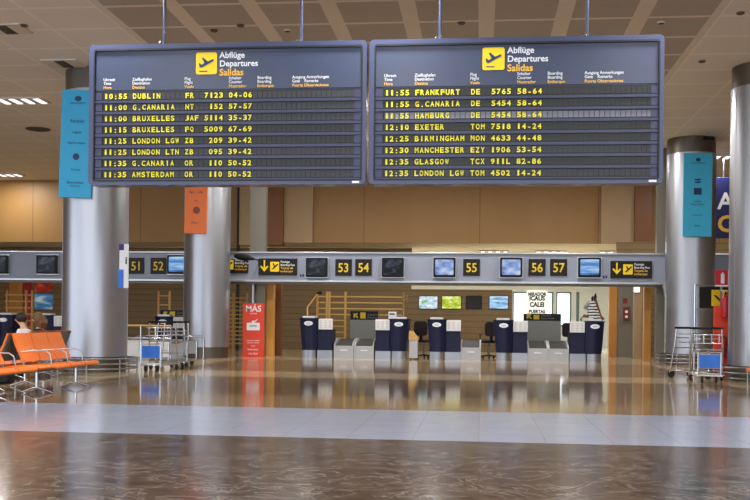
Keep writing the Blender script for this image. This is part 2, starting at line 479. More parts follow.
# ------------------------------------------------------------------ departure boards
YBD = 13.5
LB0 = at(88, 185, YBD); LB1 = at(365.3, 185, YBD); RB0 = at(368.3, 185, YBD); RB1 = at(661.5, 183, YBD)
Wd = LB1.x - LB0.x; S = Wd/277.0; ZB = LB0.z; Hd = at(88, 45, YBD).z - ZB
SY = Hd/140.5
rowsL = [("10:55","DUBLIN","FR","7123","04-06"),("11:00","G.CANARIA","NT"," 152","57-57"),("11:00","BRUXELLES","JAF","5114","35-37"),
 ("11:15","BRUXELLES","FQ","5009","67-69"),("11:25","LONDON LGW","ZB"," 209","39-42"),("11:25","LONDON LTN","ZB"," 095","39-42"),
 ("11:35","G.CANARIA","OR"," 110","50-52"),("11:35","AMSTERDAM","OR"," 110","50-52")]
rowsR = [("11:55","FRANKFURT","DE","5765","58-64"),("11:55","G.CANARIA","DE","5454","58-64"),("11:55","HAMBURG","DE","5454","58-64"),
 ("12:10","EXETER","TOM","7518","14-24"),("12:25","BIRMINGHAM","MON","4633","44-48"),("12:30","MANCHESTER","EZY","1906","53-54"),
 ("12:35","GLASGOW","TCX","911L","82-86"),("12:35","LONDON LGW","TOM","4502","14-24")]
def flapchar(mb, ch, x, z, w_, h_, y):
    me = glyph(ch, .026)
    xs_ = [v.co.x for v in me.vertices]; ys_ = [v.co.y for v in me.vertices]
    if ch in ':.-':
        sx = sy = h_/.72; cx = (min(xs_)+max(xs_))/2
        m = Matrix.Translation((x - cx*sx, y, z - h_/2)) @ Matrix.Rotation(PI/2, 4, 'X') @ Matrix.Diagonal((sx, sy, .05, 1))
    else:
        gw, gh = max(xs_)-min(xs_), max(ys_)-min(ys_)
        ww = w_ if ch not in 'I1' else w_*(.30 if ch == 'I' else .46)
        m = Matrix.Translation((x - ww/2, y, z - h_/2)) @ Matrix.Rotation(PI/2, 4, 'X') @ Matrix.Diagonal((ww/gw, h_/gh, .05, 1)) @ Matrix.Translation((-min(xs_), -min(ys_), 0))
    mb.mesh(me, m)
def board(loc, rows, label, lights, rods):
    t = thing('departure_board', label, 'departure board', loc, group='split-flap departure boards')
    gx = lambda p: (p - 88)*S
    gz = lambda p: (185 - p)*SY
    D = .28
    # casing: back box + rim
    mb = MB()
    out = rrect(0, Wd, 0, Hd, .06); inn = rrect(gx(93.5), gx(360.5), gz(180.5), gz(50), .02)
    n = len(out)
    def ring(poly, y): return [mb.bm.verts.new((x, y, z)) for x, z in poly]
    A, B, C_, D_ = ring(out, D), ring(out, 0.0), ring(inn, 0.0), ring(inn, .05)
    for P, Q in ((A, B), (B, C_), (C_, D_)):
        for i in range(n): mb.bm.faces.new((P[i], P[(i+1)%n], Q[(i+1)%n], Q[i]))
    mb.bm.faces.new(A); mb.bm.faces.new(D_)
    mb.build('casing', 'frame_blue', t)
    # dark groove on the rim
    g = MB(); o1 = rrect(gx(92.6), gx(361.4), gz(181.6), gz(49), .03); o2 = rrect(gx(93.9), gx(360.1), gz(180.2), gz(50.8), .02)
    P, Q = [g.bm.verts.new((x, -.004, z)) for x, z in o1], [g.bm.verts.new((x, -.004, z)) for x, z in o2]
    P2, Q2 = [g.bm.verts.new((x, .01, z)) for x, z in o1], [g.bm.verts.new((x, .04, z)) for x, z in o2]
    for i in range(len(o1)):
        j = (i+1) % len(o1)
        g.bm.faces.new((P[i], P[j], Q[j], Q[i])); g.bm.faces.new((P2[i], P2[j], P[j], P[i])); g.bm.faces.new((Q[i], Q[j], Q2[j], Q2[i]))
    g.build('rim_groove', 'gap_dark', t)
    MB().box(gx(94), gx(360), .03, .05, gz(90), gz(50.4)).build('header_panel', 'header_blue', t)
    # pictogram
    pg = MB().prism(rrect(gx(196), gx(217), gz(75.3), gz(53.6), .03), .022, .034).build('pictogram', 'sign_yellow', t)
    a = MB()
    cx, cz = gx(206.5), gz(64)
    u = S
    def poly(pts): a.prism([(cx + x*u, cz + z*u) for x, z in pts], .016, .024)
    poly([(-7.2,-4.0),(-4.5,-4.6),(7.0,1.6),(7.6,3.2),(6.0,3.4),(-6.6,-2.6)])       # fuselage
    poly([(-1.6,-.9),(1.9,1.0),(-3.0,5.2),(-4.6,4.8)])                                 # wing
    poly([(-6.9,-3.0),(-5.0,-2.0),(-6.3,-.2),(-7.6,-.3)])                              # tail
    a.box(cx-7.0*u, cx+1.0*u, .018, .024, cz-8.6*u, cz-7.6*u)
    a.build('aeroplane', 'ink_blue', pg)
    ti = MB()
    text(ti, 'Abflüge', gx(219.5), .026, gz(59.3), 8.3*S, .022); text(ti, 'Departures', gx(219.5), .026, gz(67.6), 8.3*S, .022)
    ti.build('title_lettering', 'sign_white', t, label='white title lettering')
    ti = MB(); text(ti, 'Salidas', gx(219.5), .026, gz(76.6), 9.2*S, .022)
    ti.build('title_lettering', 'sign_amber', t, label='amber title lettering')
    heads = [(102, 'Uhrzeit', 'Time', 'Hora'), (131.5, 'Zielflughafen', 'Destination', 'Destino'), (184.5, 'Flug', 'Flight', 'Vuelo'),
             (229, 'Schalter', 'Counter', 'Mostrador'), (257.5, 'Boarding', 'Boarding', 'Embarque'), (292, 'Ausgang Anmerkungen', 'Gate    Remarks', 'Puerta Observaciones')]
    for x, g_, e, s_ in heads:
        h = MB(); text(h, g_, gx(x), .026, gz(80.6), 4.1*S, .012, sx=.95); text(h, e, gx(x), .026, gz(84.4), 4.1*S, .012, sx=.95)
        ho = h.build('column_heading', 'sign_white', t)
        h = MB(); text(h, s_, gx(x), .026, gz(88.6), 4.1*S, .016, sx=.98); h.build('spanish_heading', 'sign_amber', ho)
    cw = 4.85*S
    for i, row in enumerate(rows):
        yc = 96.0 + 11.2*i
        ro = MB().box(gx(94), gx(360), .036, .05, gz(yc+6.4), gz(yc-4.8)).build('flap_row', 'slot_black', t)
        fl = MB()
        for k in range(52):
            x = gx(102.6) + k*cw
            fl.box(x + .06*cw, x + .94*cw, .030, .040, gz(yc+3.1), gz(yc-3.1))
        fl.build('flaps', {0:'flap_dark', 1:'flap_half_lit', 2:'flap_lit'}[lights[i]], ro)
        b = MB().box(gx(94), gx(360), .012, .042, gz(yc+7.0), gz(yc+4.4))
        b.box(gx(94), gx(101), .022, .042, gz(yc+3.6), gz(yc-3.6)); b.box(gx(353.5), gx(360), .022, .042, gz(yc+3.6), gz(yc-3.6))
        b.build('bezel', 'bezel', ro)
        for nm, s_, c0 in zip(('time', 'destination', 'airline_code', 'flight_number', 'counters'), row, (0, 6, 17, 21, 26)):
            lt = MB()
            for k, ch in enumerate(s_):
                if ch != ' ': flapchar(lt, ch, gx(102.6) + (c0+k+.5)*cw, gz(yc), 3.7*S, 5.3*SY, .028)
            lt.build(nm, 'flap_yellow', ro)
    MB().box(gx(352), gx(359), -.006, .0, gz(184), gz(181.9)).build('nameplate', 'sign_white', t)
    for px in rods:
        x = gx(px)
        r_ = MB().tube([(x, .12, Hd), (x, .12, CEIL - loc[2])], .022, 12).build('hanger_rod', 'frame_blue', t, smooth=True)
        MB().torus((x - .035, .10, Hd + .03), .028, .008, 16, 'Y').build('eyelet', 'chrome', r_, smooth=True)
board((LB0.x, YBD, ZB), rowsL, 'left departure board of the pair, first line 10:55 DUBLIN', [1,1,1,0,0,1,0,1], (161.5, 299.5))
board((RB0.x, YBD, ZB), rowsR, 'right departure board of the pair, first line 11:55 FRANKFURT', [0,0,2,0,0,1,0,1], (155.0, 294.5))

# ------------------------------------------------------------------ banners on the columns
def banner(loc, label, m, wd, hd, tilt, marks):
    t = thing('banner', label, 'banner', loc, group='banners on the columns')
    t.rotation_euler = (0, tilt, 0)
    MB().box(-wd/2, wd/2, 0, .05, 0, hd).build('panel', m, t, bevel=.006)
    MB().box(-wd*.3, wd*.3, .05, .11, hd*.92, hd*.96).build('bracket', 'steel', t)
    MB().box(-wd*.3, wd*.3, .05, .11, hd*.04, hd*.08).build('bracket', 'steel', t)
    marks(t, wd, hd)
def marks_blue(t, wd, hd):
    MB().prism(ellipse(0, hd*.92, .07, .05), -.004, .004).build('emblem', 'ink_blue', t); MB().prism(ellipse(0, hd*.38, .065, .065), -.004, .004).build('emblem', 'ink_blue', t)
    l = MB()
    for z, s_, h in ((.87, 'AEROPUERTO', .05), (.70, 'Equipaje', .085), (.60, 'Luggage', .06), (.50, 'Gepäckaufgabe', .06), (.25, 'Puertas', .06), (.13, 'Bienvenidos', .07), (.10, 'Welcome', .05)):
        text(l, s_, 0, -.003, hd*z, h, .01, 'CENTER')
    l.build('lettering', 'ink_blue', t)
def marks_teal(t, wd, hd):
    MB().prism(ellipse(0, hd*.92, .06, .05), -.004, .004).build('emblem', 'ink_blue', t)
    MB().box(-.10, .10, -.004, .004, hd*.50, hd*.58).build('pictogram', 'ink_blue', t)
    b = MB()
    for k in (-1, 1):
        b.prism([(-.10, hd*(.67+.015*k)), (.03, hd*(.68+.015*k)), (.10, hd*(.67+.015*k)), (.03, hd*(.655+.015*k)), (-.06, hd*(.655+.015*k))], -.004, .004)
    b.build('plane_pictogram', 'ink_blue', t)
    l = MB()
    for z, s_, h in ((.87, 'AEROPUERTO', .055), (.41, 'Salidas', .07), (.375, 'Facturación', .07), (.25, 'Departures', .055), (.12, 'Abflüge', .055)):
        text(l, s_, 0, -.003, hd*z, h, .008, 'CENTER')
    l.build('lettering', 'ink_blue', t)
def marks_orange(t, wd, hd):
    b = MB(); b.prism(ellipse(.02, hd*.30, .10, .10), -.004, .004); b.build('emblem', 'dark_red', t)
    l = MB()
    for z, s_, h in ((.60, 'Restaurante', .08), (.52, 'Bar - Café', .09), (.42, 'Shops', .05), (.13, 'Planta 1', .07)):
        text(l, s_, 0, -.003, hd*z, h, .01, 'CENTER')
    l.build('lettering', 'ink_blue', t)
def on_col(c, r, pxc, pyb, pyt):
    Yb = c.y - r - .11
    b0 = at(pxc, pyb, Yb); b1 = at(pxc, pyt, Yb); return b0, b1.z - b0.z
b, h = on_col(cL1, .64, 74.5, 197.5, 90); banner(tuple(b), 'blue banner hung on the left steel column beside the departure board', 'banner_blue', .66, h, R(1.6), marks_blue)
b, h = on_col(cL2, .64, 195.0, 233.5, 156); banner(tuple(b), 'orange banner hung on the column just below the left departure board', 'banner_orange', .62, h, R(1.2), marks_orange)
b, h = on_col(cR2, .64, 697, 236.5, 153); banner(tuple(b), 'teal banner hung on the steel column to the right of the boards', 'banner_teal', .73, h, R(.3), marks_teal)

# notice on the right side of the left column
t = thing('notice_board', 'narrow white and blue notice fixed to the right flank of the left column', 'notice', tuple(at(123.5, 288, 19.1)))
hN = at(123.5, 244, 19.1).z - at(123.5, 288, 19.1).z
MB().box(-.09, .09, 0, .03, 0, hN).build('panel', 'sign_white', t)
MB().box(-.11, 0, -.006, .02, 0, hN*.42).build('blue_field', 'ad_blue', t)
MB().box(-.10, 0, -.006, .02, hN*.86, hN*1.0).build('dark_field', 'deep_blue', t)
l = MB(); text(l, 'i', .05, -.004, hN*.55, .2, .03, 'CENTER'); l.build('lettering', 'sign_black', t)

# ------------------------------------------------------------------ fascia: counter numbers, monitors, signs
def zfas(px, py): return Zt(px, py, YF)
for num, px, loc_ in (('51', 136, 'just right of the left column'), ('52', 158, 'second from the left column'), ('53', 343, 'left one of a pair under the left board'), ('54', 363, 'right one of a pair, beside a dim monitor'), ('55', 471, 'alone between two blue monitors'), ('56', 536.5, 'left one of the last pair'), ('57', 558, 'beside the sea-view monitor')):
    cz = zfas(px, 267.6 if px > 300 else 266)
    t = thing('counter_number_sign', 'black sign with yellow counter number %s, %s' % (num, loc_), 'number sign', (X(px, YF), YF, cz - .23), group='counter number signs on the fascia')
    MB().box(-.235, .235, -.03, 0, 0, .47).build('plate', 'sign_black', t, bevel=.006)
    l = MB(); text(l, num, 0, -.031, .105, .36, .012, 'CENTER', sx=.9); l.build('numeral', 'numeral_yellow', t)
mons = [(-1, 'picture_dim', 'monitor on the fascia cut by the left edge of the photo'), (48, 'picture_dim', 'dim monitor on the fascia left of the left column'),
        (178.5, 'picture_sea', 'monitor beside number 52, half behind the column with the orange banner'), (316.8, 'picture_dim', 'dim monitor between the arrow sign and number 53'),
        (392.5, 'picture_dim', 'dim monitor right of number 54'), (444, 'picture_blue', 'pale blue monitor left of number 55'),
        (510.5, 'picture_blue', 'pale blue monitor left of number 56'), (588.5, 'picture_sea', 'sea-view monitor right of number 57')]
for px, m, lab in mons:
    cz = zfas(px, 267.5 if px > 300 else 264.5)
    t = thing('monitor', lab, 'monitor', (X(px, YF), YF, cz - .29), group='monitors on the fascia')
    mb = MB(); mb.box(-.33, .33, -.06, 0, -.01, .58); mb.build('surround', 'alu', t)
    mb = MB()
    mb.prism(rrect(-.31, .31, .01, .56, .03), -.16, -.05); mb.build('housing', 'black_plastic', t, bevel=.01)
    MB().prism(rrect(-.255, .255, .075, .505, .03), -.17, -.155).build('screen', m, t)
def arrow_sign(px0, px1, py0, py1, label, sy=-.06):
    a_, b_ = at(px0, py1, YF+sy), at(px1, py0, YF+sy)
    W_, H_ = b_.x - a_.x, b_.z - a_.z
    t = thing('direction_sign', label, 'sign', (a_.x, YF, a_.z), group='arrow signs on the fascia')
    MB().box(0, W_, sy, 0, 0, H_).build('panel', 'sign_black', t, bevel=.008)
    a = MB(); y0, y1 = sy-.012, sy+.002
    a.prism([(.15,.42*H_/.47),(.19,.42*H_/.47),(.19,.2),(.26,.27),(.29,.24),(.17,.10),(.05,.24),(.08,.27),(.15,.2)], y0, y1)
    a.build('arrow', 'sign_yellow', t)
    p_ = MB().prism(rrect(.34, .60, .10, .38, .02), y0, y1).build('pictogram', 'sign_yellow', t)
    q = MB(); q.prism([(.38,.17),(.43,.16),(.57,.29),(.58,.33),(.54,.32)], y0-.006, y0+.002); q.prism([(.45,.24),(.50,.25),(.44,.34),(.41,.34)], y0-.006, y0+.002)
    q.build('aeroplane', 'sign_black', p_)
    l = MB(); text(l, 'Passage', .64, sy-.004, .355, .088, .01); text(l, 'Boarding Pass', .64, sy-.004, .265, .088, .01, sx=.85)
    l.build('lettering', 'sign_white', t, label='white lettering')
    l = MB(); text(l, 'Tarjeta de', .64, sy-.004, .175, .088, .012); text(l, 'embarque', .64, sy-.004, .085, .088, .012)
    l.build('lettering', 'sign_amber', t, label='amber lettering')
arrow_sign(258.5, 297, 258.5, 275, 'black arrow and boarding pass sign above the red luggage stand')
arrow_sign(610.5, 652, 261, 278, 'black arrow and boarding pass sign at the right end of the fascia')
arrow_sign(213, 248, 259, 273, 'black arrow sign half hidden behind the column with the orange banner')
# black pendant camera arm in front of the left post
t = thing('camera_arm', 'black curved camera arm in front of the fascia right of the orange banner column', 'camera', tuple(at(240, 257, 27.75)))
MB().tube([(-.16,.0,.04),(.0,.0,.0),(.25,0,-.02),(.42,.0,-.06)], [.05,.09,.08,.03], 12).build('housing', 'black_plastic', t, smooth=True)
MB().tube([(.40,.0,-.06),(.44,.49,-.06)], .02).build('bracket', 'black_plastic', t, smooth=True)
for px, py, lab in ((302, 275.5, 'tiny blue sticker pair right of the left arrow sign'), (605, 277, 'tiny blue sticker pair left of the right arrow sign')):
    p = at(px, py, YF)
    m_ = MB(); m_.box(-.06, -.01, -.006, 0, -.03, .03); m_.box(.01, .06, -.006, 0, -.03, .04)
    tag(m_.build('sticker', 'deep_blue', loc=(p.x, YF, p.z)), lab, 'sticker')

# ------------------------------------------------------------------ check-in desks
YD = 27.95
SD = .0287
def make_desk(label):
    t = thing('check_in_desk', label, 'check-in desk', (0,0,0), group='navy check-in desks')
    # pod: curved navy front, slightly narrower at the foot
    def plan(x0, x1, d, bulge, n=10):
        pts = [(x0 + (x1-x0)*k/n, -bulge*math.sin(PI*k/n)) for k in range(n+1)]
        return pts + [(x1, d), (x0, d)]
    MB().prismz(plan(.08, .46, .75, .06), 0, .23).build('pod_base', 'steel', t, smooth=True)
    MB().prismz(plan(.07, .53, .8, .10), .23, 1.11, plan(0, .53, .8, .12)).build('pod', 'navy', t, smooth=True)
    MB().prismz(plan(-.02, .55, .8, .13), 1.11, 1.135).build('pod_top', 'navy', t, smooth=True)
    b = MB().prism(ellipse(.265, .985, .125, .062), -.135, -.10).build('emblem', 'sign_white', t)
    MB().prism(ellipse(.265, .985, .07, .028), -.139, -.134).build('emblem_mark', 'alu', b)
    MB().box(.07, .43, .02, .36, 1.135, 1.19).build('keyboard_tray', 'white_plastic', t, bevel=.01)
    c = MB().box(.53, .92, -.02, .7, .23, .79); c.box(.53, .93, -.05, .72, .79, .815)
    c.build('counter', 'navy', t, bevel=.008)
    MB().box(.50, .93, .02, .65, 0, .23).build('counter_base', 'steel', t)
    MB().box(.53, .93, .02, .05, .815, 1.12).build('notice_holder', 'paper', t)
    l = MB()
    for x in (.60, .73, .86):
        for k in range(5): l.box(x-.03, x+.03, .012, .022, .87 + .045*k, .885 + .045*k)
    l.build('notice_print', 'print_grey', t)
    return t
desk = make_desk('navy check-in desk right of the wooden pilasters, a jointed lamp on it')
desk.location = (X(300, YD), YD, 0)
def mirror_desk(src, pxend, label):
    c = copy_tree(src); c.scale = (-1, 1, 1); c.location = (X(pxend, YD), YD, 0); c['label'] = label; return c
mirror_desk(desk, 408.5, 'navy check-in desk with white printer, left of the pale wooden baggage sizer')
dup(desk, (X(427.5, YD), YD, 0), 0, 'navy check-in desk below the first two wall screens, mid row')
dup(desk, (X(494, YD), YD, 0), 0, 'navy check-in desk with black office chair on its left')
mirror_desk(desk, 604.5, 'navy check-in desk at the right end, in front of the zebra figure')
mirror_desk(desk, 13.5, 'navy check-in desk at the left edge, beyond the person in white')
dup(desk, (X(36, YD), YD, 0), 0, 'navy check-in desk half behind the left column, beyond the brown-haired person')
dup(desk, (X(155, YD), YD, 0), 0, 'navy check-in desk behind the luggage trolleys, left of the orange banner column')

def make_belt(label):
    t = thing('baggage_belt', label, 'baggage belt', (0,0,0), group='baggage belts between the desks')
    W_ = .56
    MB().box(.04, W_-.04, .0, 1.3, .0, .36).build('body', 'belt_grey', t)
    for x in (0, W_-.04):
        f = MB(); f.prism([(0,0),(1.35,0),(1.35,.56),(.55,.56),(.12,.46),(0,.36)], 0, .04, Matrix.Translation((x+.04, -.02, 0)) @ Matrix.Rotation(PI/2, 4, 'Z'))
        f.build('side_fin', 'belt_grey', t)
    b = MB(); b.prism([(.02,.36),(1.3,.36),(1.3,.54)], 0, W_-.08, Matrix.Translation((W_-.04, 0, 0)) @ Matrix.Rotation(PI/2, 4, 'Z'))
    b.build('belt', 'belt_rubber', t)
    MB().box(W_/2-.10, W_/2+.10, -.012, .0, .22, .25).build('label_plate', 'sign_white', t)
    return t
belt = make_belt('baggage belt right of the desk with the jointed lamp')
belt.location = (X(334, YD), YD+.05, 0)
for px, lab in ((354.2, 'baggage belt left of the desk with the white printer'), (461, 'baggage belt standing alone, right of the mid-row desk'),
                (528, 'baggage belt right of the desk with the black chair'), (548.7, 'baggage belt left of the last desk before the zebra'),
                (130, 'baggage belt beside the left column, behind the trolleys')):
    dup(belt, (X(px, YD), YD+.05, 0), 0, lab)

# grey screens with a black sign strip behind the belt pairs
for p0, p1, y0, ys, lab in ((350, 378, 320, 311, 'grey screen with black sign strip behind the belts under the left board'), (523, 561, 321, 313.5, 'grey screen with black sign strip in front of the lettered panel'),
                            (160, 186, 318, 310, 'grey screen with black sign strip beside the orange banner column')):
    Y = 29.75
    a_, b_ = at(p0, 350, Y), at(p1, y0, Y); zt = Zt(p0, ys, Y)
    t = thing('belt_screen', lab, 'screen', (a_.x, Y, 0), group='grey screens behind the belts')
    W_ = b_.x - a_.x
    MB().box(0, W_, 0, .04, 0, b_.z).build('panel', 'grey_panel', t)
    MB().box(0, W_, -.01, .05, b_.z, zt).build('sign_strip', 'sign_black', t)
    h_ = zt - b_.z
    i_ = MB(); i_.prism([(.10,b_.z+.06),(.14,b_.z+.06),(.14,b_.z+.12),(.22,b_.z+.05),(.24,b_.z+.08),(.16,b_.z+.15),(.22,b_.z+.15),(.22,b_.z+.19),(.10,b_.z+.19)], -.018, -.008)
    i_.box(.30, .46, -.018, -.008, b_.z+.04, b_.z+h_-.04); i_.build('pictogram', 'sign_yellow', t)
    if W_ > .8:
        l = MB(); text(l, 'Check-in', .52, -.012, b_.z+.13, .08); text(l, 'Facturación', .52, -.012, b_.z+.05, .08); l.build('lettering', 'grey_panel', t)

# office chairs behind the desks
def make_chair(label):
    t = thing('office_chair', label, 'chair', (0,0,0), group='black office chairs')
    mb = MB()
    for k in range(5):
        a = 2*PI*k/5; mb.tube([(0,0,.09),(.27*math.cos(a), .27*math.sin(a), .07)], [.025,.015], 8)
    mb.build('base', 'black_plastic', t, smooth=True)
    for k in range(5):
        a = 2*PI*k/5; MB().lathe([(.02,-.02),(.032,-.012),(.032,.012),(.02,.02)], seg=12, mtx=Matrix.Translation((.27*math.cos(a), .27*math.sin(a), .032)) @ Matrix.Rotation(PI/2, 4, 'X')).build('castor', 'rubber', t, smooth=True)
    MB().tube([(0,0,.08),(0,0,.46)], .028).build('gas_lift', 'steel', t, smooth=True)
    MB().prismz(rrect(-.23,.23,-.22,.22,.08), .46, .54).build('seat', 'cloth_dark', t, bevel=.02)
    MB().prism(rrect(-.21,.21,.66,1.08,.09), .20, .27).build('backrest', 'cloth_dark', t, bevel=.02)
    MB().box(-.03,.03,.16,.24,.46,.72).build('back_bracket', 'black_plastic', t)
    for s in (-1, 1):
        MB().tube([(s*.2,0,.5),(s*.27,0,.5),(s*.27,0,.70),(s*.27,-.14,.71),(s*.27,.12,.71)], .016).build('armrest', 'black_plastic', t, smooth=True)
    return t
ch = make_chair('black office chair standing in the open left of the fourth desk of the right-hand row')
ch.location = (X(489, 29.65), 29.65, 0); ch.rotation_euler.z = R(200)
dup(ch, (X(424, 29.3), 29.3, 0), R(160), 'black office chair peeping out left of the mid-row desk')
dup(ch, (X(568, 29.8), 30.1, 0), R(190), 'black office chair behind the belts left of the last desk')

# things on and beside the desks
t = thing('jointed_lamp', 'pale jointed desk lamp on the check-in desk beside the wooden pilasters', 'lamp', (X(307, YD+.45), YD+.5, 1.135))
MB().lathe([(.10,0),(.10,.02),(.03,.03)], seg=20).build('base', 'wood_pale', t, smooth=True)
MB().tube([(0,0,.03),(0,0,.30)], .022).build('arm', 'wood_pale', t, smooth=True)
MB().tube([(0,0,.30),(.30,0,.72)], .022).build('arm', 'wood_pale', t, smooth=True)
MB().tube([(.26,0,.72),(.42,0,.74)], [.03,.05]).build('lamp_head', 'black_plastic', t, smooth=True)
t = thing('printer', 'small white printer on the desk left of the baggage sizer', 'printer', (X(392.5, YD+.55), YD+.55, 1.135))
MB().box(-.11,.11,-.12,.12,0,.20).build('body', 'white_plastic', t, bevel=.015)
MB().box(-.07,.07,-.13,-.115,.12,.16).build('paper_slot', 'black_plastic', t)
t = thing('pole_stand', 'thin pale pole with hook clips behind the desk with the white printer', 'pole', (X(403.5, 29.4), 29.4, 0))
MB().lathe([(.14,0),(.14,.02),(.03,.04)], seg=20).build('base', 'steel', t, smooth=True)
MB().tube([(0,0,.03),(0,0,1.92)], .022).build('pole', 'wood_pale', t, smooth=True)
for z in (1.68, 1.80):
    MB().tube([(0,0,z),(.09,0,z+.03),(.12,0,z-.03),(.06,0,z-.07)], .016).build('hook', 'wood_pale', t, smooth=True)
t = thing('baggage_sizer', 'pale wooden-topped metal baggage sizer right of the desk with the white printer', 'stand', (X(413.8, YD), YD+.1, 0))
mb = MB(); mb.box(-.12,.12,-.12,.12,.04,.55); mb.build('body', 'belt_grey', t, bevel=.01)
MB().prism([(-.13,.55),(.13,.55),(.13,.60),(-.02,.80),(-.13,.80)], -.13, .13).build('sloped_top', 'wood_pale', t)
for sx in (-1, 1):
    for sy in (-1, 1): MB().tube([(sx*.09,sy*.09,0),(sx*.09,sy*.09,.05)], .02).build('foot', 'rubber', t)

# wooden slatted screens behind the desks
def slat_screen(p0, p1, ytop, ybot, posts, Y, label, rails=9, long_=None):
    t = thing('slatted_screen', label, 'screen', (X(p0, Y), Y, 0), group='wooden slatted screens')
    zt = Zt(p0, ytop, Y); x0 = X(p0, Y)
    for p in posts:
        x = X(p, Y) - x0
        MB().box(x-.03, x+.03, 0, .07, 0, zt).build('post', 'wood_orange' if p == posts[0] else 'wood_pale', t, bevel=.006)
    xe = X(p1, Y) - x0
    for k in range(rails):
        z = .35 + (zt-.5)*k/(rails-1)
        e = xe if not long_ or k < rails-4 else X(long_, Y) - x0
        MB().box(0, e, .012, .05, z-.02, z+.02).build('rail', 'wood_pale', t)
slat_screen(317, 345, 291.5, 345, (317, 326.5, 329, 345), 30.4, 'wooden slatted screen behind the desk with the jointed lamp', 9, 402)
slat_screen(228, 246.5, 293, 345, (228, 233, 246.5), 29.4, 'wooden slatted screen left of the red luggage stand', 12)
slat_screen(4, 33, 290, 345, (6.5, 25.5, 31.5), 30.2, 'wooden slatted screen at the left edge of the photo', 8)
slat_screen(158, 170, 291, 345, (158, 169), 31.0, 'wooden slatted screen behind the trolleys left of the orange banner', 6)

# wall screens on the partition
for p0, p1, m, lab in ((418.5, 438, 'picture_land', 'leftmost wall screen, green and white landscape'), (441.5, 461.5, 'picture_flower', 'wall screen with yellow-green picture'),
                       (466, 482, 'picture_off', 'dark switched-off wall screen, third from the left'), (489, 508.5, 'picture_coast', 'rightmost wall screen with blue coast picture')):
    a_, b_ = at(p0, 309, YB-.08), at(p1, 295.8, YB-.08)
    t = thing('wall_screen', lab, 'screen', (a_.x, YB, a_.z), group='wall screens behind the desks')
    W_, H_ = b_.x-a_.x, b_.z-a_.z
    MB().box(0, W_, -.07, 0, 0, H_).build('casing', 'black_plastic', t, bevel=.008)
    MB().box(.02, W_-.02, -.08, -.068, .02, H_-.02).build('display', m, t)
# pictures and coloured panels on the back wall at the far left
for p0, p1, y0, y1, m, lab, n_ in ((9, 23, 281, 316, 'wood_orange', 'tall orange wood panel on the back wall at far left', 'wall_panel'), (24, 30.5, 281, 316, 'fire_red', 'narrow red panel on the back wall at far left', 'wall_panel'),
                                (34.5, 52, 279, 292, 'poster_red', 'red and green glowing poster on the back wall', 'poster'), (34.5, 52, 293.5, 309, 'poster_photo', 'blue seaside poster below the red and green one', 'poster')):
    Y = YB - .06; a_, b_ = at(p0, y1, Y), at(p1, y0, Y)
    o = MB().box(0, b_.x-a_.x, 0, .06, 0, b_.z-a_.z).build(n_, m, loc=(a_.x, Y, a_.z)); tag(o, lab, 'panel' if n_ == 'wall_panel' else 'poster')
    if n_ == 'wall_panel':
        o.location.z = 0; o.scale.z = b_.z/(b_.z-a_.z)
# lettered panel in the far hall
Y = 44.0; a_, b_ = at(526.5, 320, Y), at(547.5, 290, Y)
t = thing('lettered_panel', 'white panel covered in dark capital letters in front of the far windows', 'poster', (a_.x, Y, 0))
W_ = b_.x - a_.x
MB().box(0, W_, 0, .05, .05, b_.z).build('panel', 'white_wall', t)
for x in (.08, W_-.08): MB().box(x-.04, x+.04, -.2, .25, 0, .05).build('foot', 'steel', t)
l = MB(); zz = b_.z - .25
for s_, h in (('MIRADOR', .17), ('ICAUS', .24), ('CALEI', .24), ('PUERTAS', .17), ('SALIDA', .18)):
    text(l, s_, W_/2, -.003, zz, h*1.15, .05, 'CENTER', sx=W_*.92/(h*1.15*.68*len(s_))); zz -= h + .035
l.build('lettering', 'sign_black', t)

# zebra-striped figure behind the last desk
Yz = 30.6; pz = at(592, 320, Yz)
t = thing('zebra_figure', 'black and white zebra-striped figure rising behind the last desk', 'figure', (pz.x, Yz, 0))
def limb(pts, rad, name, m, par, seg=14): return MB().tube(pts, rad, seg).build(name, m, par, smooth=True)
limb([(0.05,0,.0),(.05,0,.06),(.08,0,.6),(.06,0,1.1),(.03,0,1.35),(.0,0,1.55),(-.03,0,1.72)], [.2,.22,.26,.24,.19,.14,.10], 'body', 'zebra', t, 20)
limb([(-.0,0,1.66),(-.09,0,1.64),(-.18,0,1.56),(-.22,0,1.50)], [.09,.10,.075,.05], 'muzzle', 'grey_panel', t)
limb([(.0,-.05,1.74),(.0,-.06,1.84),(.02,-.06,1.90)], [.03,.04,.012], 'ear', 'black_plastic', t)
limb([(.08,.05,1.72),(.10,.06,1.88),(.10,.06,1.98)], [.03,.045,.012], 'ear', 'black_plastic', t)
limb([(.10,.02,1.80),(.17,.02,1.55),(.25,.02,1.30),(.34,.02,1.18)], [.03,.04,.04,.05], 'mane', 'wood_dark', t)
limb([(-.12,-.1,1.25),(-.24,-.14,1.30),(-.36,-.14,1.15)], [.05,.045,.035], 'arm', 'wood_dark', t)
MB().prism(rrect(-.32,.02,.95,1.24,.05), -.27, -.22).build('held_card', 'white_wall', t)

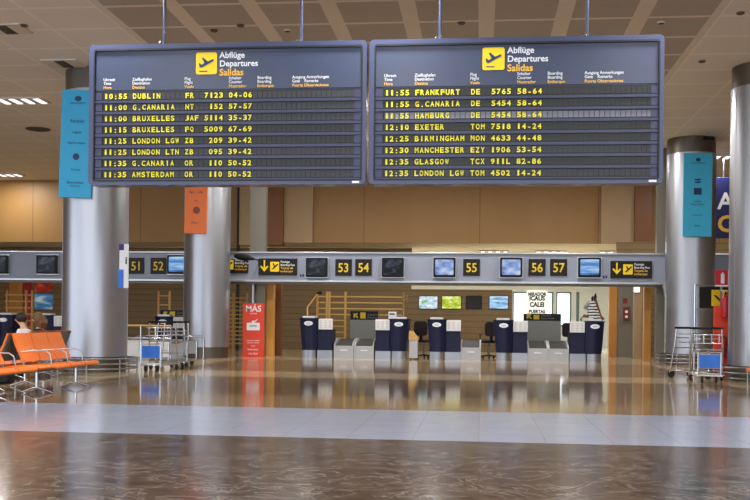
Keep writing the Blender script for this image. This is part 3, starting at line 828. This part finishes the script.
# box, sign and light by the right opening
Yg = 32.6; p = at(625.8, 320.5, Yg)
t = thing('fire_alarm_box', 'dark red fire box with two pale dials on the grey post', 'fire box', (p.x, Yg, p.z))
MB().box(-.10,.10,-.12,0,0,.44).build('case', 'dark_red', t, bevel=.015)
for z in (.12, .28): MB().prism(ellipse(0, z, .045, .045), -.13, -.115).build('dial', 'sign_white', t)
p = at(625, 303.5, Yg); tag(MB().box(-.07,.07,-.01,0,0,.17).build('fire_sign', 'dark_red', loc=(p.x, Yg, p.z)), 'small dark red sign on the grey post above the fire box', 'sign')
p = at(637, 292, 31.3); t = thing('wall_light', 'small lit white square lamp on the tan post by the right opening', 'lamp', (p.x, 31.4, p.z))
MB().box(-.10,.10,-.04,0,-.02,.20).build('housing', 'alu', t); MB().box(-.085,.085,-.06,-.035,-.005,.185).build('diffuser', 'lamp_white', t)
# chrome pipe at the right end of the fascia
x = X(664.5, 28.2, 330); t = thing('downpipe', 'white chrome pipe at the right end of the fascia, beside the steel column', 'pipe', (x+.08, 28.25, 0))
MB().tube([(0,0,0),(0,0,1.7),(-.04,0,1.95),(-.10,0,2.15)], .055, 14).build('pipe', 'alu', t, smooth=True)
MB().lathe([(.09,0),(.09,.03)], seg=20).build('flange', 'steel', t, smooth=True)
x = X(252.5, 28.5); t = thing('downpipe', 'white chrome pipe rising behind the red luggage stand', 'pipe', (x, 28.52, 0))
MB().tube([(0,0,0),(0,0,2.09)], .055, 14).build('pipe', 'alu', t, smooth=True)
MB().lathe([(.09,0),(.09,.03)], seg=20).build('flange', 'steel', t, smooth=True)

# red MAS stand
YS = 28.0; a_, b_ = at(242.5, 356.5, YS), at(264, 303.5, YS)
t = thing('advert_stand', 'red advertising stand reading MÁS with a white suitcase', 'stand', ((a_.x+b_.x)/2, YS, 0))
W_ = b_.x - a_.x; Hs = b_.z
MB().box(-W_/2, W_/2, 0, .12, .03, Hs).build('panel', 'red', t, bevel=.006)
MB().box(-W_/2-.02, W_/2+.02, -.10, .22, 0, .03).build('base', 'red', t)
l = MB(); text(l, 'MÁS', 0, -.004, Hs*.85, .24, .02, 'CENTER')
for z, s_, h in ((.80, 'EQUIPAJE', .05), (.30, 'Lleve una maleta', .055), (.26, 'más por menos', .055), (.20, 'desde', .05), (.13, 'facturación', .07), (.05, 'más fácil', .08)): text(l, s_, 0, -.004, Hs*z, h, .01, 'CENTER')
l.build('lettering', 'sign_white', t)
s = MB(); s.prism(rrect(-.19, .19, Hs*.50, Hs*.64, .03), -.012, .002); s.prism(rrect(-.04, .04, Hs*.64, Hs*.68, .008), -.012, .002); s.prism([(.04,Hs*.67),(.11,Hs*.71),(.12,Hs*.70),(.06,Hs*.655)], -.012, .002)
so = s.build('suitcase_picture', 'sign_white', t)
l = MB(); text(l, 'maleta', 0, -.014, Hs*.57, .08, .015, 'CENTER'); l.build('tag_lettering', 'ink_blue', so)

# ------------------------------------------------------------------ beam seats
def make_bench(mods, label):
    """local: row runs along -y from 0, seats face +x; modules of .55"""
    t = thing('beam_seat', label, 'bench', (0,0,0), group='orange beam seats')
    p = .55; L = p*len(mods)
    MB().box(-.03, .03, -L, 0, .30, .36).build('beam', 'steel', t, bevel=.005)
    for y in ([-p*.5, -L+p*.5] if len(mods) < 5 else [-p*.5, -L/2, -L+p*.5]):
        l = MB(); l.tube([(0,y,.33),(0,y,.08)], .02); l.tube([(-.22,y,.013),(-.1,y,.06),(0,y,.09),(.1,y,.06),(.24,y,.013)], .013)
        l.build('leg', 'chrome', t, smooth=True)
    for i, m_ in enumerate(mods):
        y1 = -p*i - .012; y0 = -p*(i+1) + .012
        s = MB()
        prof = [(-.20,.39),(-.10,.375),(.05,.385),(.18,.41),(.25,.40),(.27,.37)] if m_ == 's' else [(-.20,.40),(.25,.40),(.27,.385)]
        top = [(x, z) for x, z in prof]; bot = [(x, z-.022) for x, z in reversed(prof)]
        s.prism([(x, z) for x, z in top+bot], y0, y1)
        s.build('seat' if m_ == 's' else 'table_top', 'orange_seat', t)
        MB().box(-.12, .16, (y0+y1)/2-.05, (y0+y1)/2+.05, .345, .375).build('seat_bracket', 'steel', t)
        if m_ == 's':
            b = MB(); b.prism([(-.22,.44),(-.19,.44),(-.30,.66),(-.37,.84),(-.39,.84),(-.33,.66)], y0, y1)
            br = b.build('backrest', 'orange_seat', t)
            g = MB(); g.prism([(-.225,.44),(-.40,.825),(-.405,.825),(-.34,.655),(-.24,.44)], y0+.01, y1-.01); g.build('back_shell', 'shell_grey', br)
            b = MB()
            for y in (y0+.02, y1-.02): b.tube([(0,y,.345),(-.19,y,.37),(-.235,y,.45),(-.36,y,.76)], .012, 8)
            b.build('back_frame', 'steel', t, smooth=True)
    for i in range(len(mods)+1):
        left = mods[i-1] if i > 0 else None; right = mods[i] if i < len(mods) else None
        if left == 's' and i % 1 == 0 and (right == 's' or right is None or True):
            y = -p*i
            MB().tube([(-.24,y,.58),(-.05,y,.60),(.12,y,.60),(.19,y,.56),(.22,y,.42),(.05,y,.36)], .010, 8).build('armrest', 'alu', t, smooth=True)
    return t
bA = make_bench(['s','s','s','t','s','s'], 'row of orange beam seats facing right, nearest the left edge')
bA.location = (-6.2, 15.16, 0)
bB = make_bench(['s','s','s'], 'row of orange beam seats facing left, back to back with the front row')
bB.location = (-6.98, 13.42, 0); bB.rotation_euler.z = PI
bD = dup(bB, (-7.80, 15.9, 0), PI, 'row of orange beam seats by the left column, two people sitting on it')
bC = dup(bA, (4.42, 12.9, 0), PI, 'row of orange beam seats at the right edge of the photo')

# ------------------------------------------------------------------ luggage trolleys
def make_trolley(label):
    """local: front (advert) faces -y, width along x"""
    t = thing('luggage_trolley', label, 'trolley', (0,0,0), group='chrome luggage trolleys')
    W_ = .30
    f = MB()
    for s in (-1, 1):
        f.tube([(s*W_, .42, .10), (s*W_, .40, .16), (s*W_*.96, .30, .70), (s*W_*.9, .28, 1.0)], .016, 10)
        f.tube([(s*W_, .42, .14), (s*W_*.7, -.45, .14)], .018, 10)
    f.tube([(-W_*.7, -.45, .14), (W_*.7, -.45, .14)], .018, 10)
    for y in (-.2, .05, .3): f.tube([(-W_*.95, y, .145), (W_*.95, y, .145)], .012, 8)
    for z in (.35, .60, .80): f.tube([(-W_*.96, .36-.1*z, z), (W_*.96, .36-.1*z, z)], .010, 8)
    f.build('frame', 'chrome', t, smooth=True)
    MB().tube([(-W_*.9-.03, .28, 1.0), (W_*.9+.03, .28, 1.0)], .022, 12).build('handle', 'black_plastic', t, smooth=True)
    b = MB()
    for z in (.72, .88):
        b.tube([(-W_*.8, .24, z), (-W_*.8, .0, z), (W_*.8, .0, z), (W_*.8, .24, z)], .009, 8)
    for x in (-.2, -.07, .07, .2): b.tube([(x, .0, .88), (x, .0, .72), (x, .24, .70)], .006, 6)
    b.build('basket', 'chrome', t, smooth=True)
    MB().box(-.18, .18, -.47, -.455, .28, .52).build('advert_panel', 'ad_blue', t, bevel=.01)
    MB().box(-.19, .19, -.454, -.444, .27, .53).build('panel_back', 'belt_grey', t)
    fr = MB()
    for s in (-1, 1): fr.tube([(s*.20, -.45, .14), (s*.20, -.45, .56)], .012, 8)
    fr.tube([(-.20, -.45, .56), (.20, -.45, .56)], .012, 8); fr.build('front_hoop', 'chrome', t, smooth=True)
    for (x, y) in ((-.28, .40), (.28, .40), (-.12, -.38), (.12, -.38)):
        mb = MB().lathe([(.03,-.02),(.075,-.018),(.075,.018),(.03,.02)], seg=18, mtx=Matrix.Translation((x, y, .076)) @ Matrix.Rotation(PI/2, 4, 'Y'))
        mb.build('wheel', 'rubber', t, smooth=True)
    return t
tr = make_trolley('luggage trolley with blue advert panel, nearest the left column')
tr.location = (X(153.5, 19.6), 19.9, 0)
dup(tr, (X(173.5, 20.95), 20.98, 0), R(186), 'luggage trolley seen from its handle side, beside the blue advert one')
dup(tr, (X(180, 22), 22.1, 0), R(176), 'rearmost of the three left trolleys, nearest the hoop barrier')
dup(tr, (X(708, 19.2), 19.2, 0), R(-8), 'luggage trolley with blue advert panel before the red fire panel')
dup(tr, (X(697, 20.5), 20.5, 0), R(38), 'luggage trolley turned away behind the black and yellow sign pole')

# chrome hoop barrier in front of the orange banner column
t = thing('hoop_barrier', 'chrome hoop barrier on the floor in front of the orange banner column', 'barrier', (X(194, 26.3), 26.3, 0))
w_ = .27; pts = [(-w_,0,.02), (-w_,0,.5)] + [(-w_+.1 - .1*math.cos(a), 0, .5+.1*math.sin(a)) for a in (R(30), R(60), R(90))] + [(w_-.1+.1*math.sin(a), 0, .5+.1*math.cos(a)) for a in (0, R(30), R(60), R(90))] + [(w_,0,.02)]
MB().tube(pts, .022, 12).build('hoop', 'chrome', t, smooth=True)
for x in (-w_, w_): MB().lathe([(.06,0),(.06,.02)], (x,0,0), 20).build('foot_plate', 'steel', t)
# crowd rails behind the trolleys
Yr = 25.6
t = thing('guard_rail', 'low metal guard rail behind the left luggage trolleys', 'rail', (X(126, Yr), Yr, 0))
L_ = X(171, Yr) - X(126, Yr)
for z, m in ((.55, 'chrome'), (.88, 'wood_pale')): MB().tube([(0,0,z), (L_,0,z)], .028, 10).build('rail', m, t, smooth=True)
for k in range(4): MB().tube([(L_*k/3,0,0),(L_*k/3,0,.9)], .022, 10).build('post', 'chrome', t, smooth=True)
MB().box(0, L_, .02, .04, .06, .50).build('infill_panel', 'white_plastic', t)

# ------------------------------------------------------------------ right: sign pole, fire point, blue A C sign
Yp = 21.7; x = X(694.5, Yp, 330)
t = thing('sign_pole', 'chrome pole with black and yellow sign board beside the right trolleys', 'sign', (x, Yp, 0))
zt = Zt(694, 284, Yp)
MB().lathe([(.16,0),(.16,.02),(.04,.04)], seg=24).build('base', 'steel', t, smooth=True)
MB().tube([(0,0,.03),(0,0,zt)], .022, 12).build('pole', 'chrome', t, smooth=True)
z0, z1 = Zt(712, 308, Yp), Zt(712, 287, Yp)
MB().box(.09, .68, -.04, .02, z0, z1).build('sign_board', 'sign_black', t, bevel=.008)
fr = MB(); fr.tube([(0,0,z0-.03),(.70,0,z0-.03)], .012); fr.tube([(0,0,z1+.03),(.70,0,z1+.03)], .012); fr.build('frame', 'chrome', t, smooth=True)
MB().box(.33, .66, -.05, -.038, z0+.04, z1-.06).build('pictogram', 'sign_yellow', t)
q = MB(); q.prism([(.37,z0+.27),(.42,z0+.27),(.58,z0+.12),(.62,z0+.13),(.60,z0+.08),(.54,z0+.09)], -.056, -.049); q.build('aeroplane', 'sign_black', t)

Yq = 20.75; a_, b_ = at(713.5, 377.5, Yq), at(728.5, 306, Yq)
t = thing('fire_point', 'red fire point panel with extinguisher sign beside the right-hand column', 'fire point', ((a_.x+b_.x)/2, Yq, 0))
W_ = b_.x-a_.x; zt = Zt(722, 270, Yq)
MB().box(-W_/2, W_/2, 0, .06, .03, b_.z).build('panel', 'red', t)
MB().box(-W_/2, W_/2, -.06, .14, 0, .03).build('base', 'dark_steel', t)
z0 = Zt(722, 286.5, Yq)
MB().box(-.02, .02, .02, .05, b_.z, zt).build('upright', 'steel', t)
sg = MB().box(-.13, .15, -.01, .02, z0, zt).build('sign', 'fire_red', t)
q = MB(); q.box(-.02,.05,-.016,-.008, z0+.06, zt-.08); q.box(-.0,.03,-.016,-.008, zt-.09, zt-.05); q.box(-.13,.15,-.016,-.008,z0,z0+.03); q.box(.12,.15,-.016,-.008,z0,zt); q.build('symbol', 'sign_white', sg)
def extinguisher(loc, label, s=1.0):
    t = thing('fire_extinguisher', label, 'fire extinguisher', loc, group='red fire extinguishers')
    MB().lathe([(.02,0),(.075*s,.01),(.08*s,.03),(.08*s,.36*s),(.06*s,.42*s),(.025*s,.45*s)], seg=24).build('cylinder', 'fire_red', t, smooth=True)
    MB().lathe([(.022*s,.45*s),(.022*s,.50*s)], seg=14).build('valve', 'black_plastic', t, smooth=True)
    MB().tube([(0,0,.49*s),(-.09*s,-.01,.53*s)], .012).build('lever', 'white_plastic', t, smooth=True)
    MB().tube([(0,0,.48*s),(.07*s,-.03,.46*s),(.095*s,-.03,.3*s),(.085*s,-.03,.12*s)], .010).build('hose', 'black_plastic', t, smooth=True)
    return t
pe = at(725.5, 318, Yq-.1); extinguisher((pe.x, Yq-.09, pe.z), 'fire extinguisher hung high on the red panel, beside the yellow pictogram', 1.05)
pe = at(722.5, 358, Yq-.1); extinguisher((pe.x, Yq-.09, pe.z), 'fire extinguisher low on the red panel, behind the trolley handle', .9)

Ys = 30.2; a_, b_ = at(713, 238, Ys), at(768, 177, Ys)
t = thing('hanging_sign', 'dark blue sign with white A and orange C, behind the right column', 'sign', (a_.x, Ys, a_.z))
W_, H_ = b_.x-a_.x, b_.z-a_.z
MB().box(0, W_, 0, .12, 0, H_).build('panel', 'deep_blue', t, bevel=.01)
l = MB(); text(l, 'A', .12, -.004, H_*.48, .68, .02); l.build('lettering', 'sign_white', t, label='white letter A')
l = MB(); text(l, 'C', .12, -.004, H_*.11, .66, .03); l.build('lettering', 'sign_amber', t, label='orange letter C')
for x in (.3, W_-.3): MB().tube([(x,.06,H_),(x,.06,CEIL-a_.z)], .02).build('hanger', 'steel', t, smooth=True)

# ------------------------------------------------------------------ ceiling fittings
def lamp(x, y, z, label, wd=1.15, dp=.55, power=LAMP_W, col=(1,.965,.91)):
    t = thing('ceiling_light', label, 'ceiling light', (x, y, z), group='recessed ceiling lights')
    MB().box(-wd/2, wd/2, -dp/2, dp/2, -.03, 0).build('housing', 'ceiling_white', t)
    for k in range(4):
        xx = -wd/2 + wd*(k+.5)/4
        MB().box(xx-.06, xx+.06, -dp/2+.04, dp/2-.04, -.042, -.03).build('tube', 'grille', t)
    ld = bpy.data.lights.new('light', 'AREA'); ld.shape = 'RECTANGLE'; ld.size = .12; ld.size_y = dp-.08; ld.energy = power; ld.color = col
    lo = bpy.data.objects.new('light', ld); COL.objects.link(lo); lo.parent = t; lo.location = (-wd/8, 0, -.046)
pL = atz(22, 100, CEIL); lamp(pL.x, pL.y, CEIL, 'ceiling light at the left, level with the top of the blue banner')
pL = atz(6, 174.5, CEIL); lamp(pL.x, pL.y, CEIL, 'farthest ceiling light at the left, just above the orange wall')
pL = atz(722, 156.5, CEIL); lamp(pL.x, pL.y, CEIL, 'ceiling light between the teal banner and the right column')
k = 0
for x in (-5.2, -1.2, 2.8):  # added lamps, unseen behind the boards, to brighten upper wall and desks
    for y in (22.5, 26.5, 30.3):
        lamp(x, y, CEIL, 'ceiling light above the check-in desks, hidden behind the departure boards', power=115 if y < 30 else 60)
for y in (-2.0, 3.0, 8.0, 13.0):  # added lamps out of view, to brighten floor, ceiling and columns
    for x in (-10.4, -5.4, -1.2, 3.0, 7.6):
        lamp(x, y, CEIL, 'added ceiling light near the camera, out of view')
for x in (-12.0, -8.5, -4.0, 0.5, 2.6, 5.0):
    for y in (38.4, 40.0):
        lamp(x, y, ZU, 'ceiling light in the low ceiling of the hall beyond the desks', power=110, col=(.90,1,1))
for px, py, lab in ((24, 25, 'round ceiling fitting at top left beside the dark vent'), (214, 30, 'round ceiling fitting right of the left hanger rod'), (240.5, 25, 'round ceiling fitting second right of the left hanger rod'),
                    (287.5, 30, 'oval ceiling fitting left of the second hanger rod'), (461.5, 22.5, 'dark round ceiling fitting right of the third hanger rod'), (661, 22, 'pale round ceiling fitting right of the fourth hanger rod'),
                    (740.5, 12.5, 'dark round ceiling fitting in the top right corner'), (702, 61, 'small ceiling fitting above the teal banner'), (38, 129, 'large dark round ceiling vent left of the blue banner')):
    p = atz(px, py, CEIL); r_ = .065 if px != 38 else .32
    t = thing('ceiling_speaker', lab, 'ceiling fitting', (p.x, p.y, CEIL), group='round ceiling fittings')
    MB().lathe([(r_,0),(r_,-.015),(r_*.8,-.025)], seg=24).build('ring', 'ceiling_white' if px in (287.5, 661) else 'dark_steel', t, smooth=True)
    MB().lathe([(r_*.78,-.01),(r_*.78,-.028)], seg=20).build('cone', 'vent_dark', t, smooth=True)
for px, py, lab in ((6, 28.5, 'dark slot vent in the ceiling at the top left'), (64, 63, 'dark slot vent in the ceiling above the blue banner')):
    p = atz(px, py, CEIL)
    t = thing('slot_vent', lab, 'vent', (p.x, p.y, CEIL), group='slot vents in the ceiling')
    MB().box(-.36, .36, -.28, .28, -.02, 0).build('frame', 'ceiling_white', t); MB().box(-.10, .10, -.24, .24, -.03, -.015).build('slot', 'vent_dark', t)
p = atz(701.5, 137, CEIL)
t = thing('ceiling_camera', 'small dark security camera under the ceiling above the teal banner', 'camera', (p.x, cR2.y-1.2, CEIL))
MB().tube([(0,0,0),(0,0,-.16)], .02).build('stem', 'steel', t, smooth=True); MB().tube([(-.14,0,-.18),(.14,-.03,-.2)], .055, 14).build('body', 'black_plastic', t, smooth=True)

# ------------------------------------------------------------------ people on the rear row
def skin_mesh(verts, edges, name, m, parent, sub=2):
    me = bpy.data.meshes.new(name); me.from_pydata([v[:3] for v in verts], edges, []); me.update()
    o = bpy.data.objects.new(name, me); COL.objects.link(o)
    md = o.modifiers.new('skin', 'SKIN'); o.modifiers.new('sub', 'SUBSURF').levels = sub
    o.modifiers['sub'].render_levels = sub
    for i, v in enumerate(verts):
        r_ = v[3]; me.skin_vertices[0].data[i].radius = (r_, r_) if not isinstance(r_, tuple) else r_
    me.skin_vertices[0].data[0].use_root = True
    dg = bpy.context.evaluated_depsgraph_get(); dg.update()
    nm = bpy.data.meshes.new_from_object(o.evaluated_get(dg)); bpy.data.objects.remove(o)
    for p in nm.polygons: p.use_smooth = True
    q = bpy.data.objects.new(name, nm); COL.objects.link(q); nm.materials.clear(); nm.materials.append(M[m]); q.parent = parent
    return q
def person(loc, rotz, label, top, legs, hair, long_hair, lean):
    """seated figure facing +x; seat surface z=.40 at the pelvis"""
    t = thing('person', label, 'person', loc, rotz, group='people on the orange seats')
    sz = .425; t.scale = (.9, .9, .9)
    pel = Vector((0,0,sz+.10))
    def up(h, off=0): return Vector((off + math.sin(lean)*h, 0, sz+.10+math.cos(lean)*h))
    V = []; E = []
    def add(p, r_, par=None):
        V.append((p[0], p[1], p[2], r_)); i = len(V)-1
        if par is not None: E.append((par, i))
        return i
    ip = add(pel, (.13,.12)); iw = add(up(.18), (.12,.11), ip); ic = add(up(.36), (.135,.12), iw); in0 = add(up(.45), (.07,.07), ic)
    in1 = add(up(.51), (.05,.05), in0)
    hb = up(.56) + Vector((.02,0,0)); hc = up(.64) + Vector((.03,0,0)); ht = up(.71) + Vector((.02,0,0))
    ih = add(hb, (.065,.06), in1); ihc = add(hc, (.095,.085), ih); add(ht, (.07,.065), ihc)
    add(hc + Vector((.105,0,-.025)), (.012,.014), ihc)                       # nose
    arms = {}
    for s in (-1, 1):
        sh = up(.39) + Vector((0, s*.17, 0)); el = Vector((.10+math.sin(lean)*.3, s*.22, sz+.24)); wr = Vector((.30, s*.12, sz+.20))
        i1 = add(sh, .05, ic); i2 = add(el, .04, i1); i3 = add(wr, .028, i2)
        pa = wr + Vector((.06, -s*.01, 0)); i4 = add(pa, .030, i3)
        for k, dy in enumerate((-.027, -.009, .009, .027)):
            f1 = add(pa + Vector((.045, dy, -.005)), .009, i4); add(pa + Vector((.075 + (.008 if k in (1,2) else 0), dy, -.03)), .008, f1)
        th = add(pa + Vector((.015, -s*.045, .008)), .010, i4); add(pa + Vector((.045, -s*.055, 0)), .008, th)
        hp = pel + Vector((.04, s*.10, -.01)); kn = Vector((.46, s*.12, sz+.06)); an = Vector((.46, s*.12, .09)); to = Vector((.60, s*.13, .035))
        l1 = add(hp, .085, ip); l2 = add(kn, .06, l1); l3 = add(an, .042, l2); add(to, .035, l3)
        arms[s] = (sh, el, wr, hp, kn, an, to)
    body = skin_mesh(V, E, 'body', 'skin', t)
    for s in (-1, 1):
        MB().sphere(hc + Vector((.085, s*.034, .01)), .012, 10).build('eye', 'black_plastic', t, smooth=True)
    # shirt
    V2 = [(*pel, (.15,.14)), (*up(.18), (.145,.13)), (*up(.36), (.155,.14)), (*up(.44), (.085,.085))]; E2 = [(0,1),(1,2),(2,3)]
    for s in (-1, 1):
        sh, el, wr = arms[s][:3]; n = len(V2)
        V2 += [(*sh, .068), (*el, .056), (*(wr*.85+el*.15), .042)]; E2 += [(2,n),(n,n+1),(n+1,n+2)]
    skin_mesh(V2, E2, 'shirt', top, t)
    V3 = [(*(pel+Vector((0,0,-.01))), (.14,.13))]; E3 = []
    for s in (-1, 1):
        hp, kn, an = arms[s][3:6]; n = len(V3)
        V3 += [(*hp, .10), (*kn, .075), (*(an+Vector((0,0,.03))), .06)]; E3 += [(0,n),(n,n+1),(n+1,n+2)]
    skin_mesh(V3, E3, 'trousers', legs, t)
    for s in (-1, 1):
        an, to = arms[s][5:7]
        MB().tube([an+Vector((-.05,0,-.05)), an+Vector((.02,0,-.045)), to+Vector((.02,0,.005)), to+Vector((.06,0,.0))], [.04,.045,.04,.02], 12).build('shoe', 'black_plastic', t, smooth=True)
    h = MB(); hs = Matrix.Rotation(lean*.6, 4, 'Y')
    h.sphere(hc + Vector((-.022,0,.028)), .108, 24, (1.0,.92,1.0), hs)
    if long_hair:
        h.sphere(hc + Vector((-.06,0,-.03)), .12, 20, (.85,1.15,1.0)); h.tube([hc+Vector((-.06,0,.02)), hc+Vector((-.09,0,-.10)), hc+Vector((-.10,0,-.20))], [.11,.125,.06], 16)
    h.build('hair', hair, t, smooth=True)
    return t
person((-7.84, 16.72, 0), PI, 'person in white shirt with short black hair, sitting behind the orange seats', 'shirt_white', 'jeans', 'hair_black', False, R(12))
person((-7.84, 17.28, 0), PI, 'person with long brown hair and dark top, beside the one in white', 'cloth_dark', 'jeans', 'hair_brown', True, R(7))
# black bag on the floor at the left edge
p = Vector((-7.68, 15.4, 0))
t = thing('bag', 'black bag on the floor at the left edge under the seats', 'bag', (p.x, p.y, 0))
MB().prism(rrect(-.2,.2,0,.24,.05), -.12, .12).build('body', 'black_plastic', t, bevel=.03)
MB().tube([(-.08,0,.23),(-.06,0,.33),(.06,0,.33),(.08,0,.23)], .012).build('handle', 'black_plastic', t, smooth=True)
